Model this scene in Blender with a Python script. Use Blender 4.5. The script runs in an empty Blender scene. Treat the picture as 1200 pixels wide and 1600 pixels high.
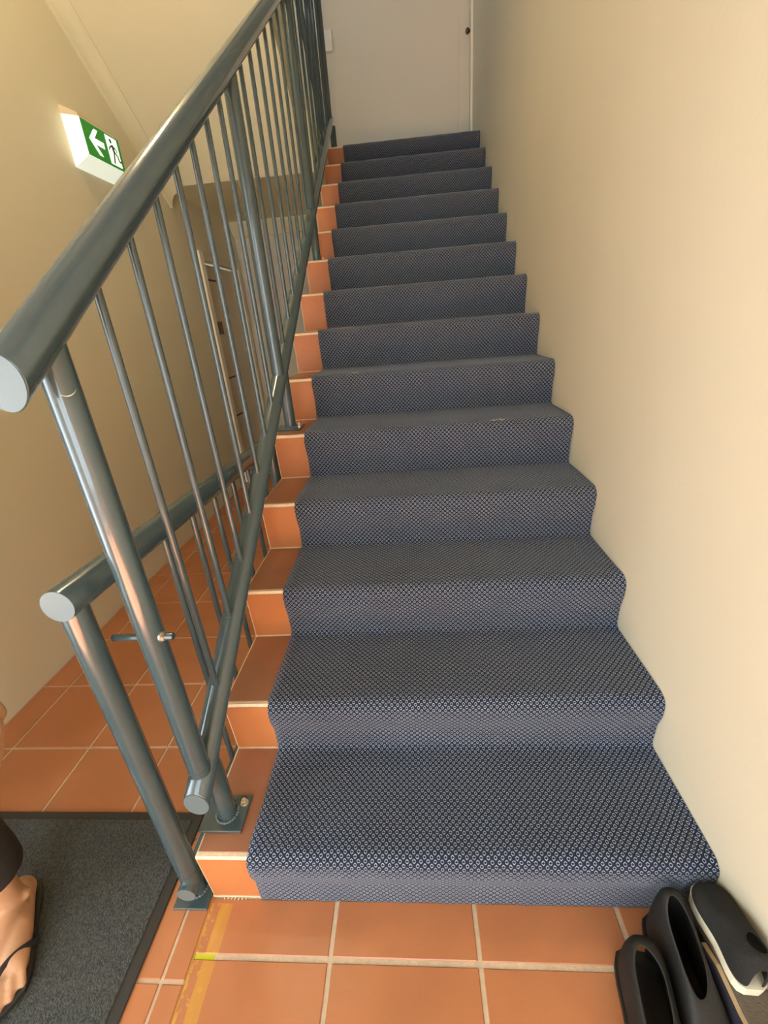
import bpy, bmesh, math, random
from mathutils import Vector, Matrix
random.seed(7)
SC = bpy.context.scene
COL = SC.collection

# ------------------------------------------------------------------ camera
cam_d = bpy.data.cameras.new('camera')
cam = bpy.data.objects.new('camera', cam_d)
COL.objects.link(cam)
SC.camera = cam
cam_d.sensor_fit = 'VERTICAL'
cam_d.sensor_height = 36.0
cam_d.sensor_width = 27.0
cam_d.lens = 677.7 / 1600 * 36.0
cam_d.clip_start = 0.02
_a = [math.radians(v) for v in (-23.6644, 4.5915, 4.6848)]
_R = (Matrix.Rotation(_a[2], 3, 'Z') @ Matrix.Rotation(_a[0], 3, 'X') @ Matrix.Rotation(_a[1], 3, 'Y'))
_X, _F, _U = _R.col[0], _R.col[1], _R.col[2]
cam.matrix_world = Matrix(((_X[0], _U[0], -_F[0], .5351), (_X[1], _U[1], -_F[1], -.5542),
                           (_X[2], _U[2], -_F[2], 1.2457), (0, 0, 0, 1)))

# ------------------------------------------------------------------ world, lights, exposure
w = bpy.data.worlds.new('sky'); SC.world = w
w.use_nodes = True
wn = w.node_tree.nodes; wn.clear()
o_ = wn.new('ShaderNodeOutputWorld'); b_ = wn.new('ShaderNodeBackground')
b_.inputs[0].default_value = (.80, .90, 1.0, 1); b_.inputs[1].default_value = 1.2
w.node_tree.links.new(b_.outputs[0], o_.inputs[0])

def area(name, loc, rot, sx, sy, power, col):
    l = bpy.data.lights.new(name, 'AREA'); l.shape = 'RECTANGLE'; l.size = sx; l.size_y = sy
    l.energy = power; l.color = col
    o = bpy.data.objects.new(name, l); o.location = loc; o.rotation_euler = rot; COL.objects.link(o)
    return o
PI = math.pi
# daylight standing just outside the glazed entrance, the front glazing and the upper landing window
area('daylight_entrance', (-1.55, -.95, 1.25), (0, -PI/2, 0), 2.3, 1.3, 33, (.86, .95, 1.0))
area('daylight_front', (.1, -3.0, 1.35), (PI/2, 0, 0), 1.9, 2.2, 42, (.84, .94, 1.0))
area('daylight_landing', (-1.55, 3.3, 3.9), (0, -PI/2, 0), 1.3, 1.0, 4, (.80, .90, 1.0))
sl = bpy.data.lights.new('sun', 'SUN'); sl.energy = 70; sl.angle = math.radians(.6); sl.color = (1, .93, .80)
so = bpy.data.objects.new('sun', sl); COL.objects.link(so)
so.rotation_euler = Vector((.10, 1, -1.62)).to_track_quat('-Z', 'Y').to_euler()

SC.view_settings.view_transform = 'Standard'
SC.view_settings.look = 'None'
SC.view_settings.gamma = 1.0
SC.view_settings.use_curve_mapping = False
SC.view_settings.exposure = 1.18

# ------------------------------------------------------------------ dimensions
RISE, GO, LEAN = .175, .2648, .0106          # riser height, going, lean of the riser
N = 14
TW = .1216                                   # tiled strip beside the carpet
WX = 1.1204                                  # right wall
LX = -1.0                                    # left wall
BY = 4.0                                     # back wall
FY = -2.6                                    # front wall, behind the camera
TOPZ = 5.6
SL = RISE / GO
def nose(y): return RISE + y * SL            # line through the nosings

# ------------------------------------------------------------------ materials
def mat(name, rgb, rough=.6, metal=0, noise=None, bump=None, rand=0, coat=0, emit=None, sheen=0, spec=.5):
    """noise=(scale, amount) mottles the colour; bump=(scale, strength) gives fine relief; rand = colour spread per object"""
    m = bpy.data.materials.new(name); m.use_nodes = True
    nt = m.node_tree; n = nt.nodes; L = nt.links
    p = n['Principled BSDF']
    p.inputs['Base Color'].default_value = (*rgb, 1); p.inputs['Roughness'].default_value = rough
    p.inputs['Metallic'].default_value = metal; p.inputs['Coat Weight'].default_value = coat
    p.inputs['Coat Roughness'].default_value = .07; p.inputs['Sheen Weight'].default_value = sheen
    p.inputs['Specular IOR Level'].default_value = spec
    if emit:
        p.inputs['Emission Color'].default_value = (*emit[0], 1); p.inputs['Emission Strength'].default_value = emit[1]
    geo = n.new('ShaderNodeNewGeometry')
    src = None
    if noise:
        t = n.new('ShaderNodeTexNoise'); t.inputs['Scale'].default_value = noise[0]; t.inputs['Detail'].default_value = 5
        L.new(geo.outputs['Position'], t.inputs['Vector'])
        r = n.new('ShaderNodeMapRange'); r.inputs[1].default_value = .25; r.inputs[2].default_value = .75
        r.inputs[3].default_value = 1 - noise[1]; r.inputs[4].default_value = 1 + noise[1]
        L.new(t.outputs['Fac'], r.inputs[0]); src = r.outputs[0]
    if rand:
        oi = n.new('ShaderNodeObjectInfo'); r2 = n.new('ShaderNodeMapRange')
        r2.inputs[3].default_value = 1 - rand; r2.inputs[4].default_value = 1 + rand
        L.new(oi.outputs['Random'], r2.inputs[0])
        if src:
            mu = n.new('ShaderNodeMath'); mu.operation = 'MULTIPLY'; L.new(src, mu.inputs[0]); L.new(r2.outputs[0], mu.inputs[1]); src = mu.outputs[0]
        else: src = r2.outputs[0]
    if src:
        h = n.new('ShaderNodeHueSaturation'); h.inputs['Color'].default_value = (*rgb, 1)
        L.new(src, h.inputs['Value']); L.new(h.outputs[0], p.inputs['Base Color'])
    if bump:
        t = n.new('ShaderNodeTexNoise'); t.inputs['Scale'].default_value = bump[0]; t.inputs['Detail'].default_value = 3
        L.new(geo.outputs['Position'], t.inputs['Vector'])
        b = n.new('ShaderNodeBump'); b.inputs['Strength'].default_value = bump[1]; b.inputs['Distance'].default_value = .004
        L.new(t.outputs['Fac'], b.inputs['Height']); L.new(b.outputs[0], p.inputs['Normal'])
    return m

M = {}
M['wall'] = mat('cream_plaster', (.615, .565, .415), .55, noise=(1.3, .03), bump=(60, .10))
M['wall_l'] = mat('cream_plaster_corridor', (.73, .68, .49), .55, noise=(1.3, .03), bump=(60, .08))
M['wall_b'] = mat('pale_plaster', (.66, .62, .50), .5, noise=(1.5, .02), bump=(70, .06))
M['soffit'] = mat('cream_soffit', (.78, .74, .50), .6, bump=(60, .05))
M['trim'] = mat('white_gloss_trim', (.86, .80, .64), .35)
M['ceil'] = mat('white_ceiling', (.78, .72, .60), .7)
M['grout'] = mat('pale_grout', (.55, .43, .29), .8, noise=(90, .12), bump=(300, .3))
M['core'] = mat('cream_grout_edge', (.74, .60, .39), .7, noise=(120, .10), bump=(400, .2))
M['tread'] = mat('terracotta_tread', (.33, .140, .072), .38, noise=(9, .10), rand=.06, bump=(140, .05))
M['riser'] = mat('terracotta_riser', (.47, .168, .052), .5, noise=(9, .08), rand=.08, bump=(140, .05))
M['steel'] = mat('blue_grey_enamel', (.046, .077, .084), .20, noise=(14, .05), coat=.6, bump=(220, .03))
M['cap'] = mat('lit_blue_grey_enamel', (.105, .145, .150), .35, coat=.3)  # end caps: rail enamel paled, daylight on the end faces put into colour
M['zinc'] = mat('bright_zinc', (.75, .70, .62), .28, metal=1)
M['weld'] = mat('painted_weld', (.11, .15, .16), .2, coat=.5, bump=(500, .9))
M['chip'] = mat('bare_chip', (.75, .72, .62), .6)
M['mat_pile'] = mat('charcoal_mat_pile', (.040, .043, .036), .95, noise=(190, .8), bump=(260, 1.0), sheen=.12)
M['mat_edge'] = mat('black_rubber', (.022, .020, .016), .55)
M['door'] = mat('cream_door', (.66, .58, .43), .42)
M['white'] = mat('white_plastic', (.80, .80, .74), .4)
M['dark'] = mat('dark_line', (.03, .028, .025), .5)
M['brass'] = mat('brown_metal', (.16, .10, .06), .3, metal=1)
M['black_leather'] = mat('black_leather', (.008, .007, .005), .6, bump=(160, .15))
M['black_fabric'] = mat('black_knit', (.010, .010, .008), .9, bump=(500, .5))
M['sole_white'] = mat('white_rubber', (.75, .70, .52), .55)
M['sole_grey'] = mat('grey_rubber', (.10, .08, .055), .8, bump=(200, .6))
M['tan'] = mat('tan_cork_edge', (.42, .31, .18), .7)
M['navy'] = mat('navy_lining', (.016, .015, .026), .7)
M['skin'] = mat('skin', (.52, .29, .155), .5, noise=(25, .06), bump=(300, .05))
M['hair'] = mat('dark_hair', (.02, .014, .01), .5)
M['trousers'] = mat('black_cloth', (.016, .014, .011), .9, bump=(400, .3))
M['shirt'] = mat('dark_grey_cloth', (.05, .05, .05), .9)
M['strap'] = mat('black_strap', (.018, .016, .013), .6)
M['lint'] = mat('lint', (.30, .25, .20), .95)
M['sign_w'] = mat('lit_white_diffuser', (.85, .9, .82), .4, emit=((.86, 1.0, .84), .27))
M['sign_top'] = mat('cream_reflection_cap', (.70, .56, .36), .5)  # white housing; the cream reflection on its top is painted in
M['sign_g'] = mat('lit_green_panel', (.01, .22, .03), .4, emit=((.02, .26, .015), .16))
M['sign_s'] = mat('lit_white_symbol', (.85, .9, .8), .4, emit=((.80, 1.0, .76), .45))
M['sign_d'] = mat('dark_green_symbol', (.005, .06, .01), .4, emit=((.01, .07, .01), .1))
M['aluminium'] = mat('grey_aluminium', (.35, .36, .36), .35, metal=.8)

# floor tiles, with yellow paint left along the edge of the right-hand field
def floor_tile_mat():
    m = mat('terracotta_floor', (.42, .162, .064), .36, noise=(7, .09), rand=.045, bump=(130, .05))
    nt = m.node_tree; n = nt.nodes; L = nt.links; p = n['Principled BSDF']
    old = p.inputs['Base Color'].links[0].from_socket
    geo = n.new('ShaderNodeNewGeometry'); s = n.new('ShaderNodeSeparateXYZ'); L.new(geo.outputs['Position'], s.inputs[0])
    def mth(op, a, b=None):
        k = n.new('ShaderNodeMath'); k.operation = op
        for i, v in enumerate((a, b)):
            if v is None: continue
            if isinstance(v, (int, float)): k.inputs[i].default_value = v
            else: L.new(v, k.inputs[i])
        return k.outputs[0]
    t = n.new('ShaderNodeTexNoise'); t.inputs['Scale'].default_value = 45; t.inputs['Detail'].default_value = 4
    mp = n.new('ShaderNodeMapping'); mp.inputs['Scale'].default_value = (1, .16, 1)
    L.new(geo.outputs['Position'], mp.inputs[0]); L.new(mp.outputs[0], t.inputs['Vector'])
    xw = mth('ADD', s.outputs[0], mth('MULTIPLY', mth('SUBTRACT', t.outputs['Fac'], .5), .012))
    band = mth('MULTIPLY', mth('GREATER_THAN', xw, .0245), mth('LESS_THAN', xw, .053))
    line = mth('MULTIPLY', mth('GREATER_THAN', s.outputs[0], -.001), mth('LESS_THAN', s.outputs[0], .0075))
    front = mth('LESS_THAN', s.outputs[1], -.004)
    t2 = n.new('ShaderNodeTexNoise'); t2.inputs['Scale'].default_value = 70; L.new(geo.outputs['Position'], t2.inputs['Vector'])
    drop = mth('MULTIPLY', mth('GREATER_THAN', t2.outputs['Fac'], .63), mth('MULTIPLY', mth('GREATER_THAN', s.outputs[0], 0), mth('LESS_THAN', s.outputs[0], .045)))
    a = mth('MULTIPLY', band, mth('ADD', .02, mth('MULTIPLY', t.outputs['Fac'], .62)))
    a = mth('MAXIMUM', a, mth('MULTIPLY', mth('MAXIMUM', mth('MULTIPLY', line, mth('GREATER_THAN', t2.outputs['Fac'], .47)), drop), .5))
    a = mth('MULTIPLY', a, front)
    mx = n.new('ShaderNodeMixRGB'); mx.inputs[2].default_value = (.66, .40, .03, 1)
    L.new(a, mx.inputs[0]); L.new(old, mx.inputs[1]); L.new(mx.outputs[0], p.inputs['Base Color'])
    return m
M['tile'] = floor_tile_mat()
def grout_yellow():
    m = mat('grout_with_paint', (.55, .43, .29), .8, noise=(90, .12), bump=(300, .3))
    nt = m.node_tree; n = nt.nodes; L = nt.links; p = n['Principled BSDF']
    old = p.inputs['Base Color'].links[0].from_socket
    geo = n.new('ShaderNodeNewGeometry'); s = n.new('ShaderNodeSeparateXYZ'); L.new(geo.outputs['Position'], s.inputs[0])
    def c(op, a, v):
        k = n.new('ShaderNodeMath'); k.operation = op; L.new(a, k.inputs[0])
        if isinstance(v, float): k.inputs[1].default_value = v
        else: L.new(v, k.inputs[1])
        return k.outputs[0]
    msk = c('MULTIPLY', c('GREATER_THAN', s.outputs[0], -.002), c('LESS_THAN', s.outputs[0], .047))
    msk = c('MULTIPLY', msk, c('LESS_THAN', s.outputs[1], -.004))
    jn = c('MULTIPLY', c('GREATER_THAN', s.outputs[0], -.004), c('LESS_THAN', s.outputs[0], .003))
    m0 = n.new('ShaderNodeMixRGB'); m0.inputs[2].default_value = (.46, .24, .05, 1)
    mx = n.new('ShaderNodeMixRGB'); mx.inputs[2].default_value = (.55, .55, .02, 1)
    L.new(msk, mx.inputs[0]); L.new(old, mx.inputs[1]); L.new(jn, m0.inputs[0]); L.new(mx.outputs[0], m0.inputs[1]); L.new(m0.outputs[0], p.inputs['Base Color'])
    return m
M['grout_y'] = grout_yellow()

# woven carpet: small beige rings in a diagonal lattice on navy
def carpet_mat():
    m = bpy.data.materials.new('woven_ring_carpet'); m.use_nodes = True
    nt = m.node_tree; n = nt.nodes; L = nt.links; p = n['Principled BSDF']
    p.inputs['Roughness'].default_value = .95; p.inputs['Sheen Weight'].default_value = .28
    p.inputs['Sheen Roughness'].default_value = .45; p.inputs['Sheen Tint'].default_value = (.72, .82, 1, 1)
    p.inputs['Specular IOR Level'].default_value = .2
    uv = n.new('ShaderNodeUVMap'); uv.uv_map = 'UVMap'
    s = n.new('ShaderNodeSeparateXYZ'); L.new(uv.outputs[0], s.inputs[0])
    def mth(op, a, b=None):
        k = n.new('ShaderNodeMath'); k.operation = op
        for i, v in enumerate((a, b)):
            if v is None: continue
            if isinstance(v, (int, float)): k.inputs[i].default_value = v
            else: L.new(v, k.inputs[i])
        return k.outputs[0]
    wob = n.new('ShaderNodeTexNoise'); wob.inputs['Scale'].default_value = 210; L.new(uv.outputs[0], wob.inputs['Vector'])
    wv = mth('MULTIPLY', mth('SUBTRACT', wob.outputs['Fac'], .5), .16)
    u = mth('ADD', mth('DIVIDE', s.outputs[0], .0152), wv); v = mth('DIVIDE', s.outputs[1], .0160)
    pa = mth('SUBTRACT', mth('FRACT', mth('ADD', u, v)), .5); pb = mth('SUBTRACT', mth('FRACT', mth('SUBTRACT', u, v)), .5)
    a = mth('ABSOLUTE', pa); b = mth('ABSOLUTE', pb)
    gap = mth('MULTIPLY', mth('GREATER_THAN', mth('MULTIPLY', pa, pb), 0), mth('MAXIMUM', mth('SUBTRACT', 1, mth('DIVIDE', mth('ABSOLUTE', mth('SUBTRACT', a, b)), .20)), 0))
    d = mth('MAXIMUM', a, b)
    d = mth('ADD', mth('MULTIPLY', d, .6), mth('MULTIPLY', mth('SQRT', mth('ADD', mth('MULTIPLY', a, a), mth('MULTIPLY', b, b))), .4))
    ring = mth('SUBTRACT', 1, mth('MULTIPLY', mth('ABSOLUTE', mth('SUBTRACT', d, .262)), 11.5))
    ring = mth('MAXIMUM', ring, 0)
    ring = mth('MINIMUM', mth('MULTIPLY', ring, 1.7), 1)
    fl = n.new('ShaderNodeTexNoise'); fl.inputs['Scale'].default_value = 420; L.new(uv.outputs[0], fl.inputs['Vector'])
    ring = mth('MULTIPLY', mth('MULTIPLY', ring, mth('SUBTRACT', 1, mth('MULTIPLY', gap, .9))), mth('ADD', .25, fl.outputs['Fac']))
    wear = n.new('ShaderNodeTexNoise'); wear.inputs['Scale'].default_value = 3.2; wear.inputs['Detail'].default_value = 4; L.new(uv.outputs[0], wear.inputs['Vector'])
    g = n.new('ShaderNodeMixRGB'); g.inputs[1].default_value = (.006, .016, .050, 1); g.inputs[2].default_value = (.010, .014, .028, 1)
    L.new(wear.outputs['Fac'], g.inputs[0])
    mx = n.new('ShaderNodeMixRGB'); mx.inputs[2].default_value = (.50, .535, .52, 1)
    L.new(ring, mx.inputs[0]); L.new(g.outputs[0], mx.inputs[1]); L.new(mx.outputs[0], p.inputs['Base Color'])
    bp = n.new('ShaderNodeBump'); bp.inputs['Strength'].default_value = .5; bp.inputs['Distance'].default_value = .002
    L.new(mth('ADD', ring, mth('MULTIPLY', fl.outputs['Fac'], .6)), bp.inputs['Height']); L.new(bp.outputs[0], p.inputs['Normal'])
    return m
M['carpet'] = carpet_mat()

def glass_mat():
    m = bpy.data.materials.new('clear_pane'); m.use_nodes = True
    n = m.node_tree.nodes; n.clear(); L = m.node_tree.links
    o = n.new('ShaderNodeOutputMaterial'); t = n.new('ShaderNodeBsdfTransparent'); g = n.new('ShaderNodeBsdfGlossy')
    g.inputs['Roughness'].default_value = .02; x = n.new('ShaderNodeMixShader'); x.inputs[0].default_value = .07
    L.new(t.outputs[0], x.inputs[1]); L.new(g.outputs[0], x.inputs[2]); L.new(x.outputs[0], o.inputs[0])
    return m
M['glass'] = glass_mat()

# ------------------------------------------------------------------ mesh helpers
def link(name, me, m, parent=None, smooth=False):
    o = bpy.data.objects.new(name, me)
    if m is not None and not me.materials: me.materials.append(M[m] if isinstance(m, str) else m)
    COL.objects.link(o)
    if parent: o.parent = parent
    if smooth:
        for q in me.polygons: q.use_smooth = True
    return o
def from_bm(name, bm, m, parent=None, smooth=False, autosm=None):
    bmesh.ops.recalc_face_normals(bm, faces=bm.faces)
    me = bpy.data.meshes.new(name); bm.to_mesh(me); bm.free()
    o = link(name, me, m, parent, smooth)
    if autosm: me.set_sharp_from_angle(angle=math.radians(autosm))
    return o
def bx(bm, a, b, bev=0, seg=1):
    r = bmesh.ops.create_cube(bm, size=1)
    vs = r['verts']
    for v in vs:
        v.co = Vector([(a[i] + b[i]) / 2 + v.co[i] * (b[i] - a[i]) for i in range(3)])
    if bev:
        es = list({e for v in vs for e in v.link_edges})
        bmesh.ops.bevel(bm, geom=es, offset=bev, segments=seg, affect='EDGES', profile=.5)
def box(name, a, b, m, parent=None, bev=0, seg=1):
    bm = bmesh.new(); bx(bm, a, b, bev, seg); return from_bm(name, bm, m, parent)
def cyl(bm, a, b, r, seg=24, r2=None, bev=0):
    a, b = Vector(a), Vector(b); d = b - a
    M4 = Matrix.Translation((a + b) / 2) @ d.to_track_quat('Z', 'Y').to_matrix().to_4x4()
    res = bmesh.ops.create_cone(bm, cap_ends=True, segments=seg, radius1=r, radius2=r if r2 is None else r2, depth=d.length, matrix=M4)
    if bev:
        es = [e for v in res['verts'] for e in v.link_edges if any(len(f.verts) > 4 for f in e.link_faces)]
        bmesh.ops.bevel(bm, geom=list(set(es)), offset=bev, segments=2, affect='EDGES', profile=.5)
def tube(name, a, b, r, m, parent=None, seg=28, bev=0):
    bm = bmesh.new(); cyl(bm, a, b, r, seg, bev=bev); return from_bm(name, bm, m, parent, True, 40)
def prism(name, pts, axis, lo, hi, m, parent=None):
    """polygon pts in the two axes other than `axis`, extruded lo..hi along it"""
    bm = bmesh.new(); r0 = []; r1 = []
    for p in pts:
        q = list(p); q0 = q[:]; q0.insert(axis, lo); q1 = q[:]; q1.insert(axis, hi)
        r0.append(bm.verts.new(q0)); r1.append(bm.verts.new(q1))
    bm.faces.new(r0); bm.faces.new(r1[::-1])
    for i in range(len(pts)):
        j = (i + 1) % len(pts); bm.faces.new((r0[i], r0[j], r1[j], r1[i]))
    return from_bm(name, bm, m, parent)
def tag(o, label, cat, group=None):
    o['label'] = label; o['category'] = cat
    if group: o['group'] = group
    return o
def empty(name, loc, label, cat, group=None):
    o = bpy.data.objects.new(name, None); o.location = loc; o.empty_display_size = .05; COL.objects.link(o)
    return tag(o, label, cat, group)
def struct(o): o['kind'] = 'structure'; return o
def adopt(parent, *objs):
    """parent objects built in world coordinates under a thing without moving them"""
    for o in objs:
        o.parent = parent; o.matrix_parent_inverse = Matrix.Translation(-Vector(parent.location))
def wall(name, axis, pos, thick, span, zs, holes, m):
    """a wall in the plane axis=pos..pos+thick, cut into blocks round rectangular holes (u0,u1,z0,z1)"""
    us = sorted({span[0], span[1], *[h[0] for h in holes], *[h[1] for h in holes]})
    zz = sorted({zs[0], zs[1], *[h[2] for h in holes], *[h[3] for h in holes]})
    bm = bmesh.new()
    inside = lambda u, z: any(h[0] < u < h[1] and h[2] < z < h[3] for h in holes)
    for i in range(len(us) - 1):
        j = 0
        while j < len(zz) - 1:
            uc = (us[i] + us[i+1]) / 2
            if inside(uc, (zz[j] + zz[j+1]) / 2): j += 1; continue
            k = j
            while k + 1 < len(zz) - 1 and not inside(uc, (zz[k+1] + zz[k+2]) / 2): k += 1
            a = [0, 0, zz[j]]; b = [0, 0, zz[k+1]]
            a[axis], b[axis] = sorted((pos, pos + thick)); a[1 - axis], b[1 - axis] = us[i], us[i+1]
            bx(bm, a, b); j = k + 1
    return struct(from_bm(name, bm, m))

# ------------------------------------------------------------------ the setting
floor = struct(box('floor', (LX - .12, FY - .12, -.12), (WX + .12, BY + .12, -.0025), 'grout_y'))
_tile_cache = {}
def tile_mesh(sx, sy, t=.012):
    k = (round(sx, 4), round(sy, 4))
    if k not in _tile_cache:
        bm = bmesh.new(); bx(bm, (0, 0, -t), (sx, sy, 0), .0018)
        me = bpy.data.meshes.new('tile'); bmesh.ops.recalc_face_normals(bm, faces=bm.faces); bm.to_mesh(me); bm.free()
        me.materials.append(M['tile']); _tile_cache[k] = me
    return _tile_cache[k]
def tiles(xs, ys, gap):
    for i in range(len(xs) - 1):
        for j in range(len(ys) - 1):
            x0 = xs[i] + gap / 2; x1 = xs[i+1] - gap / 2; y0 = ys[j] + gap / 2; y1 = ys[j+1] - gap / 2
            if x1 - x0 < .01 or y1 - y0 < .01: continue
            o = bpy.data.objects.new('tile', tile_mesh(x1 - x0, y1 - y0)); COL.objects.link(o)
            o.location = (x0, y0, random.uniform(-.0006, .0006)); o.parent = floor
# right-hand field in front of the stair
ry = [LEAN]; y = -.099
while y > FY: ry.append(y); y -= .3195
ry.append(FY); ry = ry[::-1]
tiles([-.0035, .3045, .6240, .9405, WX], ry, .0095)
# corridor field
ly = [FY]; y = -.1410 - .2775 * 8
while y < BY:
    if y > FY + .02: ly.append(y)
    y += .2775
ly.append(BY)
tiles([LX, -.8865, -.6085, -.3310, -.0525, .0005], ly, .0062)

ENT = (-1.55, -.30, .0, 2.25); D1 = (3.165, 3.90, 0, 1.775); WIN = (2.7, 3.75, 3.35, 4.65)
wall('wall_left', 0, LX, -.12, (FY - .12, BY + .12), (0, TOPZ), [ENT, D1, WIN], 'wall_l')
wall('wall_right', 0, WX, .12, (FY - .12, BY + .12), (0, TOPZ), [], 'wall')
wall('wall_back', 1, BY, .12, (LX, WX), (0, TOPZ), [], 'wall_b')
FR = (-.85, .95, 0, 2.35)
wall('wall_front', 1, FY, -.12, (LX, WX), (0, TOPZ), [FR], 'wall')
struct(box('ceiling', (LX - .12, FY - .12, TOPZ), (WX + .12, BY + .12, TOPZ + .1), 'ceil'))

# ------------------------------------------------------------------ staircase: core, tread and riser tiles
stair = empty('staircase', (0, 0, 0), 'straight staircase of fourteen steps edged with terracotta tiles along the open side', 'staircase')
pts = []
for k in range(1, N + 1):
    y = (k - 1) * GO
    pts += [(y + LEAN + .0015, (k - 1) * RISE - .0015), (y + .0022, k * RISE - .0065), (y + .0045, k * RISE - .0022)]
pts += [(BY - .002, N * RISE - .0022), (BY - .002, N * RISE - .30), (3.62, N * RISE - .30), (.36, .0)]
core = prism('stair_core', pts, 0, 0, WX - .001, 'core', stair)
def tread_tile(k):
    y0 = (k - 1) * GO + .0125; y1 = k * GO + LEAN - .0035
    if k == N: y1 = BY - .002
    return box('tread_tile', (.0035, y0, k * RISE - .012), (TW + .02, y1, k * RISE), 'tread', stair, .0012)
def riser_tile(k):
    y = (k - 1) * GO; z0 = (k - 1) * RISE + .003; z1 = k * RISE - .0115
    f = lambda z: y + LEAN * (1 - (z - (k - 1) * RISE) / RISE)
    return prism('riser_tile', [(f(z0) - .0004, z0), (f(z1) - .0004, z1), (f(z1) + .012, z1), (f(z0) + .012, z0)], 0, .0035, TW + .02, 'riser', stair)
for k in range(1, N + 1):
    tread_tile(k); riser_tile(k)
bm = bmesh.new()                                   # comb marks of grout at the foot of the lowest riser
for i in range(7):
    x = .028 + i * .0088
    bx(bm, (x, LEAN - .006 - .002 * random.random(), 0), (x + .0022, LEAN + .002, .0022))
bx(bm, (.0, LEAN - .0022, 0), (TW, LEAN + .002, .004))
from_bm('grout_marks', bm, 'core', stair)

# ------------------------------------------------------------------ carpet runner
def carpet():
    T = .0065; R = .032; prof = []
    def arc(c, r, a0, a1, n):
        return [(c[0] + r * math.cos(a0 + (a1 - a0) * i / n), c[1] + r * math.sin(a0 + (a1 - a0) * i / n)) for i in range(n + 1)]
    for k in range(1, N + 1):
        y = (k - 1) * GO; zb = (k - 1) * RISE; zt = k * RISE
        base_y = y + LEAN - T; top = zt + T
        if k == 1: prof.append((base_y, zb + .001))
        else: prof += [(base_y - .014, zb + T), (base_y - .004, zb + T + .004), (base_y, zb + T + .014)]
        ny = y - T - .004                         # carpet bulges over the nosing
        prof.append((base_y - .002, zb + RISE * .45))
        prof.append((ny + .001, zt - .052))
        prof += arc((ny + R, top - R), R, PI, PI / 2, 6)
        prof.append((y + .11, top))
    prof.append((BY - .002, N * RISE + T))
    s = [0]
    for i in range(1, len(prof)): s.append(s[-1] + math.hypot(prof[i][0] - prof[i-1][0], prof[i][1] - prof[i-1][1]))
    nx = 40; x0, x1 = TW, WX - .0015
    bm = bmesh.new(); uvl = bm.loops.layers.uv.new('UVMap')
    rows = []
    rnd = random.Random(3)
    for i, (y, z) in enumerate(prof):
        rows.append([bm.verts.new((x0 + (x1 - x0) * j / nx + (rnd.uniform(-.0012, .0012) if j == 0 else 0), y + .0008 * math.sin(j * 1.7 + i), z + .0008 * math.sin(j * .9 + i * 2.1))) for j in range(nx + 1)])
    def face(vs, uvs):
        f = bm.faces.new(vs); f.smooth = True
        for l, u in zip(f.loops, uvs): l[uvl].uv = u
    for i in range(len(prof) - 1):
        for j in range(nx):
            ua = (x1 - x0) * j / nx; ub = (x1 - x0) * (j + 1) / nx
            face((rows[i][j], rows[i][j+1], rows[i+1][j+1], rows[i+1][j]), ((ua, s[i]), (ub, s[i]), (ub, s[i+1]), (ua, s[i+1])))
    # cut edges at both sides
    for j, sgn in ((0, 1), (nx, -1)):
        low = []
        for i, (y, z) in enumerate(prof):
            a = Vector(prof[max(i-1, 0)]); b = Vector(prof[min(i+1, len(prof)-1)]); t = (b - a).normalized(); nrm = Vector((t.y, -t.x))
            low.append(bm.verts.new((rows[i][j].co.x, y + nrm.x * T * 1.3, z + nrm.y * T * 1.3)))
        for i in range(len(prof) - 1):
            face((rows[i][j], rows[i+1][j], low[i+1], low[i]), ((0, s[i]), (0, s[i+1]), (.006, s[i+1]), (.006, s[i])))
    me = bpy.data.meshes.new('stair_carpet'); bm.to_mesh(me); bm.free()
    return link('stair_carpet', me, 'carpet')
cp = tag(carpet(), 'navy carpet runner woven with small beige rings, laid up the whole staircase', 'carpet')
def tuft(x, y, z, r):
    bm = bmesh.new()
    rr = random.Random(int(x * 1000))
    for i in range(9):
        a = rr.uniform(0, 6.28); l = rr.uniform(.5, 1) * r
        p = Vector((x + rr.uniform(-r, r), y + rr.uniform(-.003, .003), z)); q = p + Vector((math.cos(a) * l, math.sin(a) * l * .4, rr.uniform(.001, .006)))
        cyl(bm, p, q, .0009, 5)
    return from_bm('loose_tuft', bm, 'lint', cp)
tuft(.862, 4 * GO + .006, 5 * RISE + .007, .016); tuft(.835, 4 * GO + .004, 5 * RISE + .006, .012); tuft(.312, 5 * GO + .006, 6 * RISE + .007, .012)

# ------------------------------------------------------------------ railings
PX = .043; PR = .0232; BR = .0076; HR = .0300; TR = .0275
HH, HB = 1.058, .160                              # heights of handrail and lower tube above the nosing line
def rail_tube(name, x, y0, y1, h, r, parent, m='steel', f=nose, seg=40):
    """inclined tube with plumb-cut ends"""
    k = math.hypot(1, SL); bm = bmesh.new(); rg = []
    for yy, q in ((y0, .965), (y0 + .0012, 1), (y1, 1)):
        rg.append([bm.verts.new((x + r * q * math.cos(a), yy, f(yy) + h + r * q * k * math.sin(a))) for a in [i * 2 * PI / seg for i in range(seg)]])
    for a, b in zip(rg[:-1], rg[1:]):
        for i in range(seg): bm.faces.new((a[i], a[(i+1) % seg], b[(i+1) % seg], b[i]))
    bm.faces.new(rg[0]); bm.faces.new(rg[-1][::-1])
    return from_bm(name, bm, m, parent, True, 40)
def plumb_cap(parent, x, y, z, r):
    k = math.hypot(1, SL); bm = bmesh.new()
    a_ = [bm.verts.new((x + r * math.cos(i * PI / 20), y - .0012, z + r * k * math.sin(i * PI / 20))) for i in range(40)]
    b_ = [bm.verts.new((v.co.x, y + .0004, v.co.z)) for v in a_]
    bm.faces.new(a_); bm.faces.new(b_[::-1])
    for i in range(40): bm.faces.new((a_[i], a_[(i+1) % 40], b_[(i+1) % 40], b_[i]))
    return from_bm('end_cap', bm, 'cap', parent)
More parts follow.
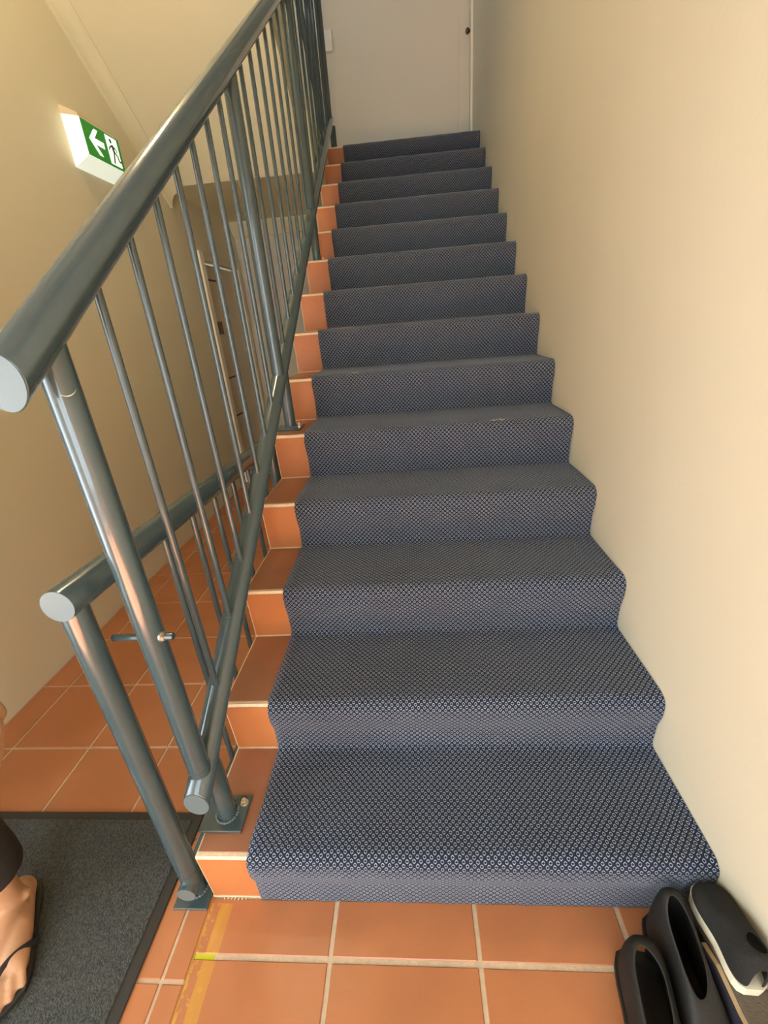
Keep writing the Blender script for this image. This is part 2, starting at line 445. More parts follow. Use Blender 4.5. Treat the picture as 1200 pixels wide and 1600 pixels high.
def cap(parent, p, d, r):
    d = Vector(d).normalized(); p = Vector(p)
    return tube('end_cap', p - d * .0016, p + d * .0002, r * .985, 'cap', parent, 36)
def base_plate(parent, x0, x1, y0, y1, z, bolts, post, r):
    pl = box('base_plate', (x0, y0, z), (x1, y1, z + .008), 'steel', parent, .0012)
    for bxx, byy in bolts:
        b = bmesh.new(); cyl(b, (bxx, byy, z + .008), (bxx, byy, z + .0105), .0095, 20); cyl(b, (bxx, byy, z + .0105), (bxx, byy, z + .0175), .0075, 6); cyl(b, (bxx, byy, z + .0175), (bxx, byy, z + .023), .0042, 12)
        from_bm('anchor_bolt', b, 'zinc', pl)
    b = bmesh.new()
    for i in range(26):
        a = i * 2 * PI / 26
        m4 = Matrix.Translation((post[0] + math.cos(a) * (r + .002), post[1] + math.sin(a) * (r + .002), z + .009))
        bmesh.ops.create_icosphere(b, subdivisions=1, radius=.0042, matrix=m4)
    from_bm('weld_bead', b, 'weld', pl, True)
    return pl

r1 = empty('stair_railing', (PX, .056, .175), 'tall blue grey steel railing climbing with the staircase on its open side', 'railing')
Y0 = -.034; YE = 3.43
hand = rail_tube('handrail', PX, Y0, YE + .05, HH, HR, r1)
plumb_cap(hand, PX, Y0, nose(Y0) + HH, HR * .955)
low = rail_tube('lower_rail', PX, .012, YE, HB, TR, r1)
plumb_cap(low, PX, .012, nose(.012) + HB, TR * .955)
posts = [.056, 1.118, 2.235, 3.40]
pm = None
for i, y in enumerate(posts):
    z0 = nose(y) + HB + .012; z1 = nose(y) + HH - .01
    if pm is None:
        o = tube('post', (0, 0, 0), (0, 0, z1 - z0), PR, 'steel', r1, 32); pm = o.data
    else: o = link('post', pm, None, r1)
    o.location = (PX, y, z0)
bal_y = [.199, .336, .470, .598, .722, .851, .981]
for a, b in ((posts[1], posts[2]), (posts[2], posts[3])):
    bal_y += [a + (b - a) * i / 8 for i in range(1, 8)]
bmsh = None
for y in bal_y:
    z0 = nose(y) + HB; z1 = nose(y) + HH
    if bmsh is None:
        o = tube('baluster', (0, 0, 0), (0, 0, z1 - z0), BR, 'steel', r1, 16); bmsh = o.data
    else: o = link('baluster', bmsh, None, r1)
    o.location = (PX, y, z0)
for y in bal_y[:7]:                                # welds where the first balusters meet the lower tube
    b = bmesh.new()
    for i in range(8):
        a = i * 2 * PI / 8
        zz = nose(y + .008 * math.sin(a)) + HB + TR * 1.17 - .001
        bmesh.ops.create_icosphere(b, subdivisions=1, radius=.0028, matrix=Matrix.Translation((PX + .008 * math.cos(a), y + .008 * math.sin(a), zz)))
    from_bm('weld_bead', b, 'weld', low, True)
# feet: short stubs standing on plates on the tiled edge
for j, (k, yy) in enumerate(((1, .094), (5, 4 * GO + .115), (9, 8 * GO + .115), (14, 13 * GO + .11))):
    z = k * RISE
    st = tube('foot_stub', (PX, yy, z + .004), (PX, yy, nose(min(yy, YE)) + HB), PR * .98, 'steel', r1, 28)
    base_plate(r1, -.012, .091, yy - .043, yy + .043, z, [(.078, yy + .022)] if j == 0 else [(.078, yy)], (PX, yy), PR)
# sleeve line at the foot of the first post
tube('post_collar', (PX, .056, nose(.056) + HB + .030), (PX, .056, nose(.056) + HB + .0325), PR + .0006, 'steel', r1, 32)
# paint chips on the first post
def chip(y, ang, z, wdt, hgt):
    b = bmesh.new()
    for i in range(16):
        t = i / 15; a = ang + (t - .5) * wdt / PR
        bmesh.ops.create_icosphere(b, subdivisions=1, radius=hgt * (1 - abs(t - .4) * 1.2), matrix=Matrix.Translation((PX + math.cos(a) * PR, y + math.sin(a) * PR, z + .004 * (t - .35) ** 2 * 4)) @ Matrix.Diagonal((1, 1, .5, 1)))
    return from_bm('paint_chip', b, 'chip', r1, True)
chip(.056, -.62, 1.183, .020, .0016)

# threaded rod tying the two first posts together
rod = tag(tube('tie_rod', (-.0265, .050, .7555), (.088, .050, .7555), .0066, 'steel', None, 16, .0008), 'short steel tie rod pushed through the first post of the stair railing', 'rod')
b = bmesh.new(); d = Vector((1, 0, 0)); p = Vector((.0645, .050, .7555))
cyl(b, p, p + d * .003, .0098, 20); cyl(b, p + d * .003, p + d * .009, .0085, 6); cyl(b, p + d * .009, p + d * .021, .0055, 14)
from_bm('nut', b, 'zinc', rod, True, 30)

r2 = empty('guard_railing', (-.045, .018, 0), 'waist high level blue grey guard railing standing on the corridor floor beside the stair', 'railing')
GX = -.045
gz = lambda y: .866 - .028 * y
gh = tube('handrail', (GX, -.008, gz(-.008)), (GX, 1.17, gz(1.17)), .0285, 'steel', r2, 36, .0015)
cap(gh, (GX, -.008, gz(-.008)), (0, -1, .028), .0285)
gl = tube('lower_rail', (GX, -.014, .052), (GX, 1.17, .052), .0225, 'steel', r2, 32, .0015)
cap(gl, (GX, -.014, .052), (0, -1, 0), .0225)
tube('post', (GX, .018, .05), (GX, .018, gz(.018) - .01), PR, 'steel', r2, 32)
tube('post', (GX, 1.15, .0), (GX, 1.15, gz(1.15) - .01), PR, 'steel', r2, 32)
tube('post_collar', (GX, .018, .096), (GX, .018, .0985), PR + .0006, 'steel', r2, 32)
base_plate(r2, -.087, -.003, -.020, .070, 0, [], (GX, .026), PR)
tube('foot_stub', (GX, .026, .004), (GX, .026, .05), PR * .98, 'steel', r2, 28)
bmsh = None
for y in (.305, .443, .580, .722, .862, 1.0):
    if bmsh is None:
        o = tube('baluster', (0, 0, 0), (0, 0, .80), BR, 'steel', r2, 16); bmsh = o.data
    else: o = link('baluster', bmsh, None, r2)
    o.location = (GX, y, .055)

# things above were made in world coordinates; hang them under their empties without moving them
for root in (r1, r2):
    for o in list(root.children): o.matrix_parent_inverse = Matrix.Translation(-Vector(root.location))

# ------------------------------------------------------------------ upper flight over the corridor
SY, SZ, SS = 2.815, 2.145, .78                    # end of the sloping soffit and its slope
uf = empty('upper_flight', (-.5, SY, SZ), 'cream plastered upper flight sloping over the corridor, seen from below', 'staircase')
pts = [(SY, SZ), (-1.2, SZ + (SY + 1.2) * SS)]
ny = 15; g2 = (SY + 1.2) / ny
for i in range(ny, 0, -1):
    y = SY - i * g2; z = SZ + i * g2 * SS + .34
    pts += [(y, z), (y + g2, z)] if i == ny else [(y, z), (y + g2, z)]
pts += [(SY, SZ + .305)]
fl = prism('flight_slab', pts, 0, LX, -.045, 'soffit'); adopt(uf, fl)
struct(box('landing', (LX, SY, SZ), (0.0, BY, N * RISE - .001), 'soffit'))
# cove along the wall under the sloping soffit
bm = bmesh.new()
for i in range(7):
    a = i / 6 * PI / 2
cv = [(0, -.092), (.012, -.092), (.014, -.080), (.019, -.060), (.028, -.040), (.042, -.024), (.058, -.015), (.072, -.012), (.072, .0), (.0, .002)]
r_ = []
for yy in (SY + .02, -1.2):
    zb = SZ + (SY - yy) * SS
    r_.append([bm.verts.new((LX + c[0], yy, zb + c[1])) for c in cv])
nC = len(cv)
for i in range(nC): bm.faces.new((r_[0][i], r_[0][(i+1) % nC], r_[1][(i+1) % nC], r_[1][i]))
bm.faces.new(r_[0]); bm.faces.new(r_[1][::-1])
struct(from_bm('trim_1', bm, 'soffit'))
# cove at the top of the corridor end wall
cv2 = [(BY, SZ - .11), (BY - .02, SZ - .105), (BY - .05, SZ - .07), (BY - .085, SZ - .02), (BY - .09, SZ), (BY, SZ)]
struct(prism('trim_2', cv2, 0, LX, 0, 'soffit'))

LY = 1.05; LZ = SZ + (SY - LY) * SS  # unseen fill lamp, added to brighten the dim corridor
lamp = empty('added_fill_lamp', (-.52, LY, LZ), 'added unseen round fill lamp fixed under the sloping soffit above the corridor', 'lamp')
b = bmesh.new(); cyl(b, (-.52, LY, LZ + .03), (-.52, LY, LZ - .15), .15, 40); o = from_bm('fill_base', b, 'white', None, True, 40); adopt(lamp, o)
b = bmesh.new(); bmesh.ops.create_uvsphere(b, u_segments=32, v_segments=16, radius=.14, matrix=Matrix.Translation((-.52, LY, LZ - .15)) @ Matrix.Diagonal((1, 1, .45, 1)))
o = from_bm('fill_glow', b, mat('fill_opal', (.9, .85, .72), .4, emit=((1, .85, .55), 27)), None, True); adopt(lamp, o)
r3 = empty('return_railing', (-.075, 3.3, 2.45), 'dark steel railing of the upper flight behind the stair railing', 'railing')
f3 = lambda y: 2.62 + (3.3 - y) * SS
for nm, h, r in (('lower_rail', .14, .022), ('handrail', 1.0, .028)):
    o = tube(nm, (-.02, 3.42, f3(3.42) + h), (-.02, 1.6, f3(1.6) + h), r, 'steel'); adopt(r3, o)
o = tube('post', (-.02, 3.36, 2.45), (-.02, 3.36, f3(3.36) + 1.0), PR, 'steel'); adopt(r3, o)
pmesh = o.data
for i in range(1, 13):
    y = 3.36 - .125 * i
    o = tube('baluster', (-.02, y, f3(y) + .14), (-.02, y, f3(y) + 1.0), BR, 'steel', None, 14); adopt(r3, o)

# ------------------------------------------------------------------ corridor door in the left wall
d1 = struct(bpy.data.objects.new('door_1', None)); COL.objects.link(d1); d1.location = (LX, 3.5, 0)
def dpart(name, a, b, m, bev=.001): o = box(name, a, b, m, None, bev); adopt(d1, o); return o
leaf = dpart('door_leaf', (LX - .085, D1[0] + .01, .008), (LX - .045, D1[1] - .01, D1[3] - .012), 'door')
dpart('architrave', (LX - .02, D1[0] - .062, 0), (LX + .016, D1[0] + .004, D1[3] + .055), 'trim', .002)
dpart('architrave', (LX - .02, D1[1] - .004, 0), (LX + .016, D1[1] + .058, D1[3] + .055), 'trim', .002)
dpart('architrave', (LX - .02, D1[0] + .004, D1[3] - .004), (LX + .016, D1[1] - .004, D1[3] + .055), 'door', .002)
def frame_lines(y0, y1, z0, z1, t=.013):
    for a, b in (((y0, z1 - t), (y1, z1)), ((y0, z0), (y1, z0 + t)), ((y1 - t, z0), (y1, z1))):
        o = box('panel_moulding', (LX - .046, a[0], a[1]), (LX - .041, b[0], b[1]), 'dark'); adopt(d1, o)
frame_lines(D1[0] + .05, 3.60, .885, 1.66); frame_lines(D1[0] + .05, 3.60, .08, .57)
o = box('letter_plate', (LX - .046, 3.31, 1.245), (LX - .036, 3.40, 1.345), 'brass', None, .002); adopt(d1, o)

# ------------------------------------------------------------------ landing door, switch, trim at the top
d2 = struct(bpy.data.objects.new('door_2', None)); COL.objects.link(d2); d2.location = (.64, BY, 2.45)
o = box('door_leaf', (.262, BY - .002, 2.456), (1.022, BY, 4.495), 'wall_b', None, .0005); adopt(d2, o)
struct(box('trim_3', (1.030, BY - .010, 2.45), (1.113, BY, 4.6), 'wall_b', None, .002))
struct(box('trim_4', (WX - .016, 3.855, 2.45), (WX, 3.895, 4.6), 'trim', None, .002))
kn = bmesh.new()
cyl(kn, (WX, 3.935, 3.20), (WX - .006, 3.935, 3.20), .022, 24); cyl(kn, (WX - .006, 3.935, 3.20), (WX - .025, 3.935, 3.20), .009, 16)
bmesh.ops.create_uvsphere(kn, u_segments=20, v_segments=12, radius=.019, matrix=Matrix.Translation((WX - .032, 3.935, 3.20)) @ Matrix.Diagonal((.8, 1, 1, 1)))
o = from_bm('door_knob', kn, 'brass', None, True, 40); adopt(d2, o); o['label'] = 'small brown metal knob'
sw = tag(box('light_switch', (-.028, BY - .010, 3.21), (.052, BY, 3.335), 'white', None, .003, 2), 'white rectangular light switch plate on the landing wall', 'light switch')
box('rocker', (.003, BY - .015, 3.262), (.021, BY - .010, 3.286), 'white', sw, .001)

# ------------------------------------------------------------------ exit sign
sg = empty('exit_sign', (LX, 2.07, 2.03), 'lit green exit sign with a white arrow and running figure on the corridor wall', 'exit sign')
SX = LX + .080; sy0, sy1 = 1.920, 2.216
def sprism(name, pts, m, lo=sy0, hi=sy1): o = prism(name, pts, 1, lo, hi, m); adopt(sg, o); return o
sprism('diffuser', [(LX, 2.022), (SX, 2.062), (SX, 2.206), (LX, 2.222)], 'sign_w')
sprism('top_cap', [(LX, 2.2225), (SX - .002, 2.2065), (SX - .002, 2.220), (LX, 2.256)], 'sign_top', sy0 + .001, sy1 - .001)
fz0, fz1 = 2.066, 2.204
pan = box('green_panel', (SX, sy0 + .004, fz0), (SX + .002, sy1 - .004, fz1), 'sign_g'); adopt(sg, pan)
def poly(name, pts, m, dx=.0025, th=.0008):
    q = [(sy0 + .004 + u * (sy1 - sy0 - .008), fz0 + v * (fz1 - fz0)) for u, v in pts]
    o = prism(name, q, 0, SX + dx - .0006, SX + dx + th, m); o.parent = pan; return o
poly('arrow', [(.115, .52), (.30, .88), (.40, .88), (.265, .60), (.50, .60), (.50, .42), (.265, .42), (.40, .14), (.30, .14)], 'sign_s')
poly('doorway', [(.60, .08), (.92, .08), (.92, .94), (.60, .94)], 'sign_s')
def limb(pts, wd):
    for (a, b) in zip(pts[:-1], pts[1:]):
        dx, dz = b[0] - a[0], (b[1] - a[1]) * .5; l = math.hypot(dx, dz) or 1; nx_, nz_ = -dz / l * wd, dx / l * wd * 2
        poly('running_figure', [(a[0] + nx_, a[1] + nz_), (b[0] + nx_, b[1] + nz_), (b[0] - nx_, b[1] - nz_), (a[0] - nx_, a[1] - nz_)], 'sign_d', .0035)
limb([(.745, .70), (.765, .48)], .030)                  # trunk
limb([(.735, .66), (.665, .60), (.63, .50)], .012)      # arm
limb([(.755, .66), (.83, .62), (.86, .52)], .012)
limb([(.76, .50), (.73, .30), (.70, .12)], .016)        # legs
limb([(.77, .50), (.85, .40), (.86, .26), (.92, .26)], .016)
poly('running_figure', [(.722 + .032 * math.cos(i * PI / 5), .80 + .068 * math.sin(i * PI / 5)) for i in range(10)], 'sign_d', .0035)

# ------------------------------------------------------------------ door mat
dm = empty('door_mat', (-.45, -.2, 0), 'charcoal ribbed entrance mat with a black rubber border on the tiles', 'door mat')
mx0, mx1, my0, my1 = -.985, -.106, -1.25, .203
o = box('border', (mx0, my0, .0008), (mx1, my1, .0055), 'mat_edge', None, .002); adopt(dm, o)
bm = bmesh.new(); bx(bm, (mx0 + .026, my0 + .026, .004), (mx1 - .026, my1 - .022, .0085), .002)
o = from_bm('pile', bm, 'mat_pile'); adopt(dm, o)

# ------------------------------------------------------------------ glazed entrance, front glazing, landing window (daylight)
def glazing(name, axis, pos, rect, nu, nz, sgn):
    root = struct(bpy.data.objects.new(name, None)); COL.objects.link(root)
    u0, u1, z0, z1 = rect; t = .055
    def bar(a0, a1, b0, b1, nm='window_frame', m='aluminium', d0=.03, d1=.09):
        a = [0, 0, b0]; b = [0, 0, b1]; p0, p1 = sorted((pos + sgn * d0, pos + sgn * d1)); a[axis], b[axis] = p0, p1; a[1-axis], b[1-axis] = a0, a1
        box(nm, a, b, m, root)
    bar(u0, u1, z0, z0 + t); bar(u0, u1, z1 - t, z1)
    for i in range(nu + 1):
        c = u0 + (u1 - u0) * i / nu; c = min(max(c, u0 + t / 2), u1 - t / 2); bar(c - t / 2, c + t / 2, z0, z1)
    for j in range(1, nz):
        c = z0 + (z1 - z0) * j / nz; bar(u0, u1, c - t / 2, c + t / 2)
    for i in range(nu):
        bar(u0 + (u1 - u0) * i / nu, u0 + (u1 - u0) * (i + 1) / nu, z0, z1, 'pane', 'glass', .057, .061)
glazing('door_3', 0, LX, ENT, 2, 1, -1)
glazing('window_1', 1, FY, FR, 2, 1, -1)
glazing('window_2', 0, LX, WIN, 1, 1, -1)

# ------------------------------------------------------------------ person coming in at the left edge (mostly outside the frame)
class Raw:
    def __init__(self): self.v = []; self.f = []
def remesh(name, raw, voxel, m, parent=None, smooth_it=6):
    me = bpy.data.meshes.new(name + '_raw'); me.from_pydata(raw.v, [], raw.f)
    o = bpy.data.objects.new(name, me); COL.objects.link(o)
    a = o.modifiers.new('r', 'REMESH'); a.mode = 'VOXEL'; a.voxel_size = voxel
    if smooth_it: b = o.modifiers.new('s', 'SMOOTH'); b.iterations = smooth_it; b.factor = .5
    dg = bpy.context.evaluated_depsgraph_get(); me2 = bpy.data.meshes.new_from_object(o.evaluated_get(dg))
    o.modifiers.clear(); o.data = me2; bpy.data.meshes.remove(me)
    me2.materials.clear(); me2.materials.append(M[m])
    for q in me2.polygons: q.use_smooth = True
    if parent: adopt(parent, o)
    return o
def ball(raw, p, r, sc=(1, 1, 1), nu=16, nv=10):
    b = len(raw.v); p = Vector(p)
    raw.v.append((p.x, p.y, p.z + r * sc[2]))
    for j in range(1, nv):
        t = j * PI / nv
        for i in range(nu):
            a = i * 2 * PI / nu
            raw.v.append((p.x + r * sc[0] * math.sin(t) * math.cos(a), p.y + r * sc[1] * math.sin(t) * math.sin(a), p.z + r * sc[2] * math.cos(t)))
    raw.v.append((p.x, p.y, p.z - r * sc[2])); e = len(raw.v) - 1
    for i in range(nu):
        k = (i + 1) % nu
        raw.f.append((b, b + 1 + i, b + 1 + k)); raw.f.append((e, e - nu + k, e - nu + i))
        for j in range(nv - 2):
            q = b + 1 + j * nu; raw.f.append((q + i, q + nu + i, q + nu + k, q + k))
def cone(raw, a, b, ra, rb, n=16):
    a, b = Vector(a), Vector(b); R_ = (b - a).to_track_quat('Z', 'Y').to_matrix(); q = len(raw.v)
    for p, r in ((a, ra), (b, rb)):
        for i in range(n): raw.v.append(tuple(p + R_ @ Vector((r * math.cos(i * 2 * PI / n), r * math.sin(i * 2 * PI / n), 0))))
    for i in range(n):
        k = (i + 1) % n; raw.f.append((q + i, q + k, q + n + k, q + n + i))
    raw.f.append(tuple(q + i for i in range(n))[::-1]); raw.f.append(tuple(q + n + i for i in range(n)))
def chain(raw, pts, ends=True):
    """pts = [(pos, radius), ...] joined by tapered capsules"""
    for (a, ra), (b, rb) in zip(pts[:-1], pts[1:]): cone(raw, a, b, ra, rb)
    for i, (a, ra) in enumerate(pts):
        if ends or 0 < i < len(pts) - 1: ball(raw, a, ra)
FW = Vector((.42, -.907, 0)); LF = Vector((.907, .42, 0)); UP = Vector((0, 0, 1))    # facing, left-hand side
def at(o, f=0, l=0, u=0): return Vector(o) + FW * f + LF * l + UP * u
ankL = Vector((-.447, -.046, .090)); ankR = at((ankL.x, ankL.y, .09), -.05, -.21)
def foot(bm, ank, side):
    z = ank.z; A = lambda f, l, u: at((ank.x, ank.y, 0), f, l * side, u)
    ball(bm, A(-.042, 0, .046), .030, (1, 1, 1)); ball(bm, A(-.030, 0, .060), .031)
    ball(bm, A(-.004, .029, .083), .0135); ball(bm, A(.004, -.029, .090), .0145)      # ankle bones
    chain(bm, [(A(-.03, 0, .042), .029), (A(.04, .012, .045), .033), (A(.095, .018, .035), .027)])
    chain(bm, [(A(0, 0, .085), .031), (A(.05, -.006, .066), .028), (A(.105, -.016, .042), .022)])
    chain(bm, [(A(.05, .02, .036), .025), (A(.11, .030, .028), .020)])
    for i, (f0, l0, f1, l1, r) in enumerate(((.120, -.028, .180, -.034, .0130), (.128, -.008, .184, -.009, .0094), (.124, .010, .176, .012, .0088), (.116, .026, .163, .030, .0083), (.104, .041, .146, .047, .0080))):
        chain(bm, [(A(f0 - .03, l0 * .7, .030), r * 1.25), (A(f0, l0, .028 + r * .4), r * 1.1), (A((f0 + f1) / 2, (l0 + l1) / 2, .024 + r), r * .95), (A(f1, l1, .012 + r), r)])
def hand(bm, wr, fwd, side):
    d = Vector((.31, -.16, -1)).normalized() if side > 0 else Vector((-.05, -.1, -1)).normalized()
    w_ = fwd.normalized(); n_ = d.cross(w_).normalized()
    P = lambda a, b, c=0: Vector(wr) + d * a + w_ * b + n_ * c
    chain(bm, [(P(0, 0), .023), (P(.035, .004), .025), (P(.075, .010), .022)]); chain(bm, [(P(.02, -.008), .02), (P(.075, -.022), .019)])
    for i, (b0, ln, r) in enumerate(((.026, .068, .0082), (.009, .076, .0084), (-.009, .070, .0080), (-.026, .055, .0072))):
        chain(bm, [(P(.070, b0), r * 1.15), (P(.085 + ln * .4, b0 * 1.1, .006), r), (P(.085 + ln * .75, b0 * 1.15, .018), r * .95), (P(.083 + ln, b0 * 1.15, .030), r * .85)])
    chain(bm, [(P(.02, .018), .015), (P(.05, .042, .008), .0115), (P(.085, .050, .016), .0095)])
pel = at(((ankL.x + ankR.x) / 2, (ankL.y + ankR.y) / 2, .0), -.01, 0, .90)
hipL, hipR = at(pel, 0, .085, -.04), at(pel, 0, -.085, -.04)
kneeL, kneeR = at((ankL.x, ankL.y, 0), .005, -.012, .475), at((ankR.x, ankR.y, 0), .01, .012, .475)
shL, shR = at(pel, -.01, .165, .445), at(pel, -.01, -.165, .445)
elL, elR = at(shL, .0, .055, -.27), at(shR, -.02, -.045, -.28)
wrL, wrR = at(elL, .03, .032, -.215), at(elR, .05, .01, -.235)
elL = Vector((-.330, -.010, 1.045)); wrL = Vector((-.226, -.052, .742))
neck = at(pel, -.01, 0, .49); head = at(pel, .02, 0, .655)
person = empty('person', (pel.x, pel.y, 0), 'person in dark trousers and open sandals stepping over the mat at the left edge', 'person')
bm = Raw()
for ank, kn_, hp, sd in ((ankL, kneeL, hipL, 1), (ankR, kneeR, hipR, -1)):
    foot(bm, ank, sd)
    calf = (Vector(ank) * .35 + kn_ * .65) + FW * -.018
    chain(bm, [(ank, .033), (Vector(ank) * .75 + kn_ * .25, .037), (calf, .052), (kn_, .050), (kn_ * .4 + hp * .6, .068), (hp, .080)])
chain(bm, [(at(pel, 0, .05, 0), .105), (at(pel, 0, -.05, 0), .105)]); chain(bm, [(at(pel, 0, 0, .05), .115), (at(pel, 0, 0, .22), .105), (at(pel, 0, 0, .36), .115)])
chain(bm, [(at(pel, -.01, .07, .40), .085), (at(pel, -.01, -.07, .40), .085)]); chain(bm, [(shL, .052), (at(pel, -.01, 0, .45), .07), (shR, .052)])
for s_, e_, w_, sd in ((shL, elL, wrL, 1), (shR, elR, wrR, -1)):
    chain(bm, [(s_, .050), (s_ * .5 + e_ * .5, .043), (e_, .035), (e_ * .6 + w_ * .4, .034), (w_, .023)]); hand(bm, w_, FW, sd)
chain(bm, [(at(neck, 0, 0, -.03), .056), (at(neck, .015, 0, .08), .050)])
ball(bm, at(head, -.008, 0, .028), .092, (.92, 1, 1)); ball(bm, at(head, .012, 0, -.045), .068, (.88, 1, 1.05)); ball(bm, at(head, .04, 0, -.092), .030)   # skull, jaw, chin
chain(bm, [(at(head, .086, 0, .012), .008), (at(head, .103, 0, -.022), .013)]); ball(bm, at(head, .076, .03, .015), .014); ball(bm, at(head, .076, -.03, .015), .014)  # nose, brows
chain(bm, [(at(head, .074, .017, -.060), .008), (at(head, .080, 0, -.058), .0085), (at(head, .074, -.017, -.060), .008)])                                     # lips
for l in (.086, -.086): ball(bm, at(head, -.01, l, -.005), .022, (.6, .6, 1.2))                                                                         # ears
body = remesh('body', bm, .0044, 'skin', person, 5)
bm = Raw()                                                                     # trousers: loose, ending above the ankle
for ank, kn_, hp in ((ankL, kneeL, hipL), (ankR, kneeR, hipR)):
    hem = at((ank.x, ank.y, 0), -.022, .0, .168)
    chain(bm, [(hem, .056), (Vector(ank) * .7 + kn_ * .3 + FW * -.012, .064), (kn_, .070), (kn_ * .4 + hp * .6, .090), (hp, .100)], False)
chain(bm, [(at(pel, 0, .05, 0), .122), (at(pel, 0, -.05, 0), .122)]); chain(bm, [(at(pel, 0, 0, -.02), .12), (at(pel, 0, 0, .10), .12)])
remesh('trousers', bm, .009, 'trousers', person, 3)
bm = Raw()
chain(bm, [(at(pel, 0, 0, .06), .135), (at(pel, 0, 0, .22), .125), (at(pel, 0, 0, .38), .130)]); chain(bm, [(at(pel, -.01, .08, .39), .102), (at(pel, -.01, -.08, .39), .102)])
for s_, e_ in ((shL, elL), (shR, elR)): chain(bm, [(s_, .064), (s_ * .45 + e_ * .55, .062)])
remesh('shirt', bm, .011, 'shirt', person, 4)
bm = Raw(); ball(bm, at(head, -.024, 0, .040), .099); ball(bm, at(head, -.05, 0, -.03), .085, (1, .9, 1.1)); remesh('hair', bm, .009, 'hair', person, 3)
for l in (.031, -.031):
    bm = Raw(); ball(bm, at(head, .078, l, .002), .0105); o = remesh('eye', bm, .002, 'white', person, 1)
    bm = Raw(); ball(bm, at(head, .0855, l, .002), .0050); p_ = remesh('iris', bm, .0015, 'hair', person, 1)
def sandal(ank, side):
    A = lambda f, l, u: at((ank.x, ank.y, 0), f, l * side, u)
    out = [(-.078, 0), (-.070, .024), (-.03, .036), (.03, .042), (.09, .052), (.13, .058), (.158, .053), (.18, .030), (.198, 0), (.205, -.028), (.196, -.048), (.15, -.052), (.09, -.046), (.03, -.036), (-.03, -.034), (-.070, -.024)]
    bm = bmesh.new(); lo = [bm.verts.new(A(f, l, .0088)) for f, l in out]; hi = [bm.verts.new(A(f, l, .019)) for f, l in out]
    bm.faces.new(lo); bm.faces.new(hi[::-1])
    for i in range(len(out)): bm.faces.new((lo[i], lo[(i+1) % len(out)], hi[(i+1) % len(out)], hi[i]))
    so_ = from_bm('sandal_sole', bm, 'strap'); adopt(person, so_)
    def strap(pts, wd=.006):
        c = bpy.data.curves.new('strap', 'CURVE'); c.dimensions = '3D'; sp = c.splines.new('BEZIER'); sp.bezier_points.add(len(pts) - 1)
        for q, p in zip(sp.bezier_points, pts): q.co = A(*p); q.handle_left_type = q.handle_right_type = 'AUTO'
        c.bevel_depth = wd * .45; c.extrude = wd; c.bevel_resolution = 2
        t = bpy.data.objects.new('sandal_strap', c); COL.objects.link(t); dg = bpy.context.evaluated_depsgraph_get()
        me = bpy.data.meshes.new_from_object(t.evaluated_get(dg)); bpy.data.objects.remove(t)
        me.materials.clear(); o = link('sandal_strap', me, 'strap', None, True); adopt(person, o)
    strap([(.070, .054, .016), (.085, .046, .040), (.112, .020, .055), (.140, -.004, .040), (.150, -.019, .020)], .0045)
    strap([(.070, -.046, .016), (.085, -.040, .050), (.112, -.024, .056), (.140, -.018, .040), (.150, -.019, .020)], .0045)
sandal(ankL, 1); sandal(ankR, -1)


# ------------------------------------------------------------------ shoes left by the wall at the foot of the stair
def shoe(name, loc, rotm, L_, W_, H_, upper, sole_m, label, collar=.46, sole_h=.016, group=None, heel_tab=0, open0=.07):
    """built with the heel at the origin, toe along +Y, sole at z=0; rotm places it"""
    root = empty(name, loc, label, 'shoe', group); root.rotation_euler = rotm.to_euler()
    st = [0, .03, .09, .18, .30, .42, .54, .66, .78, .88, .95, .99, 1.0]
    wd = [.30, .60, .72, .76, .74, .74, .86, .97, 1.0, .92, .70, .38, .12]
    ht = [.80, .96, 1.0, .97, .90, .84, .74, .62, .54, .47, .38, .27, .20]
    bm = bmesh.new(); rings = []; nR = 14
    for s_, w_, h_ in zip(st, wd, ht):
        hw = W_ / 2 * w_; hh = H_ * h_ - sole_h; ring = []
        if s_ < .1: hh += heel_tab
        opn = .20 if open0 < s_ < collar else 0
        for i in range(nR + 1):
            t = -1 + 2 * i / nR
            th = (1 - (t + 1) / 2) * PI
            if opn:
                half = opn * PI / 2
                th = PI - (t + 1) / 2 * (PI / 2 - half) * 2 if t <= 0 else (1 - t) * (PI / 2 - half)
                if t == 0: th = PI / 2 + half
            cx, cz = math.cos(th), math.sin(th)
            px = hw * math.copysign(abs(cx) ** .55, cx); pz = hh * abs(cz) ** .75
            ring.append(bm.verts.new((px, s_ * L_, sole_h + pz)))
        rings.append((ring, opn))
    for (a, oa), (b, ob) in zip(rings[:-1], rings[1:]):
        for i in range(nR):
            if i == nR // 2 and (oa or ob): continue
            bm.faces.new((a[i], a[i+1], b[i+1], b[i]))
    up = from_bm('upper', bm, upper, root, True)
    so_ = up.modifiers.new('thick', 'SOLIDIFY'); so_.thickness = .004; so_.offset = -1
    sb = up.modifiers.new('sub', 'SUBSURF'); sb.levels = 1; sb.render_levels = 2
    bm = bmesh.new(); lo = []; hi = []
    out = [(-1, s_, w_) for s_, w_ in zip(st, wd)] + [(1, s_, w_) for s_, w_ in list(zip(st, wd))[::-1]]
    for sg_, s_, w_ in out:
        lo.append(bm.verts.new((sg_ * (W_ / 2 * w_ + .002), s_ * (L_ + .006) - .003, 0))); hi.append(bm.verts.new((sg_ * (W_ / 2 * w_ + .003), s_ * (L_ + .008) - .004, sole_h + .002)))
    bm.faces.new(lo[::-1]); bm.faces.new(hi)
    n_ = len(out)
    for i in range(n_): bm.faces.new((lo[i], lo[(i+1) % n_], hi[(i+1) % n_], hi[i]))
    s2 = from_bm('sole', bm, sole_m, root)
    return root, up, s2
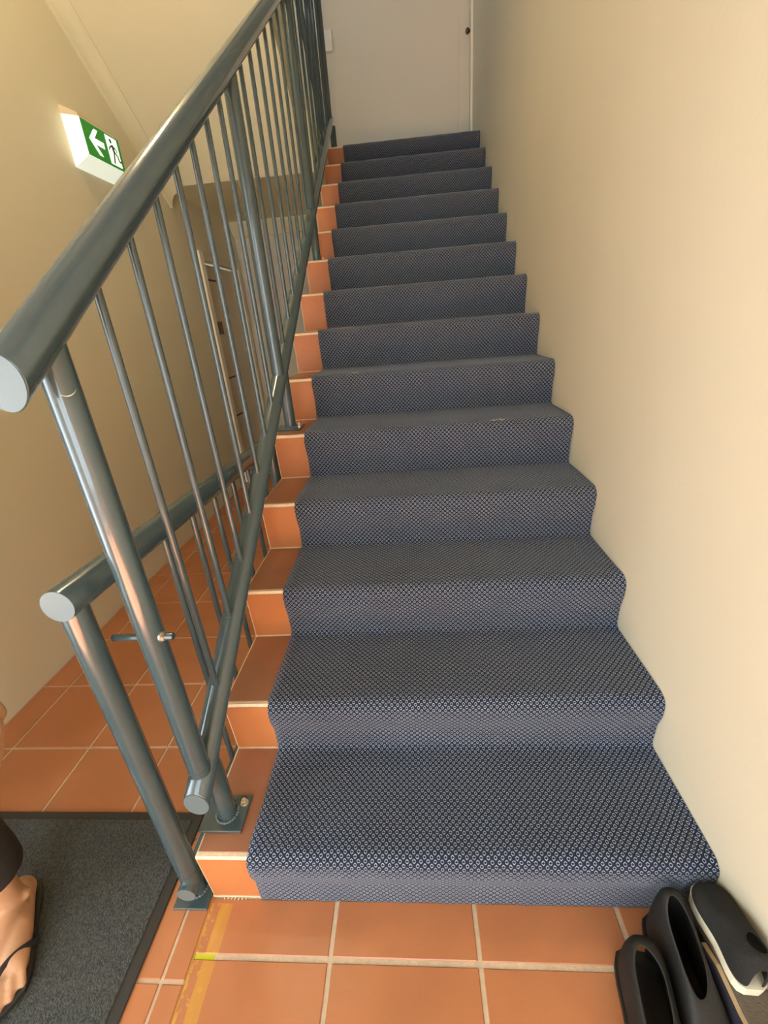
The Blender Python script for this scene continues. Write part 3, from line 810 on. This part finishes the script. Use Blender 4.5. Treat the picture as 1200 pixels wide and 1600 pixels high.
E3 = lambda x, y, z: Matrix.Rotation(z, 3, 'Z') @ Matrix.Rotation(y, 3, 'Y') @ Matrix.Rotation(x, 3, 'X')
D = math.radians
shoe('dress_shoe', (.940, -.080, .0005), E3(0, 0, PI + D(-9)), .290, .112, .112, 'black_leather', 'black_leather', 'black leather shoe on the tiles, farther from the wall of the black pair', open0=.16)
shoe('dress_shoe', (1.014, -.020, .0005), E3(0, 0, PI + D(-3)), .290, .094, .150, 'black_leather', 'black_leather', 'black leather shoe nearer the wall, its raised heel touching the carpet', heel_tab=.012, open0=.16)
bxo = empty('shoe_box', (1.082, -.20, 0), 'narrow grey brown box standing against the wall under the sneaker', 'box')
o = box('box_body', (1.060, -.42, .0005), (1.1185, -.016, .092), 'sole_grey', None, .003); adopt(bxo, o)
o = box('box_lid', (1.0588, -.4215, .092), (1.1197, -.0145, .108), 'sole_grey', None, .003); adopt(bxo, o)
sn, sup, ssl = shoe('sneaker', (1.085, -.165, .1085), E3(0, 0, D(-2)), .150, .066, .105, 'black_fabric', 'sole_white', 'small black sneaker with a white sole on top of the grey box', collar=.30, sole_h=.022, open0=.10)
# flat sandal tipped on its edge between the shoes and the box
fs = empty('flat_sandal', (1.0485, -.088, .076), 'dark flat sandal with tan edge tipped on its side against the grey box', 'sandal')
fs.rotation_euler = E3(0, D(84), PI).to_euler()
out = [(-.020, .004), (.0, -.002), (.020, .004), (.032, .03), (.034, .08), (.035, .13), (.042, .18), (.044, .21), (.036, .242), (.014, .258), (-.010, .256), (-.030, .236), (-.038, .20), (-.036, .15), (-.030, .10), (-.032, .04)]
for nm, z0, z1, m_, k_ in (('sole', -.006, .002, 'tan', 1.0), ('footbed', .0018, .007, 'navy', .95)):
    bm = bmesh.new(); lo = [bm.verts.new((x * k_, (y - .13) * k_ + .13, z0)) for x, y in out]; hi = [bm.verts.new((x * k_, (y - .13) * k_ + .13, z1)) for x, y in out]
    bm.faces.new(lo[::-1]); bm.faces.new(hi)
    for i in range(len(out)): bm.faces.new((lo[i], lo[(i+1) % len(out)], hi[(i+1) % len(out)], hi[i]))
    from_bm(nm, bm, m_, fs)
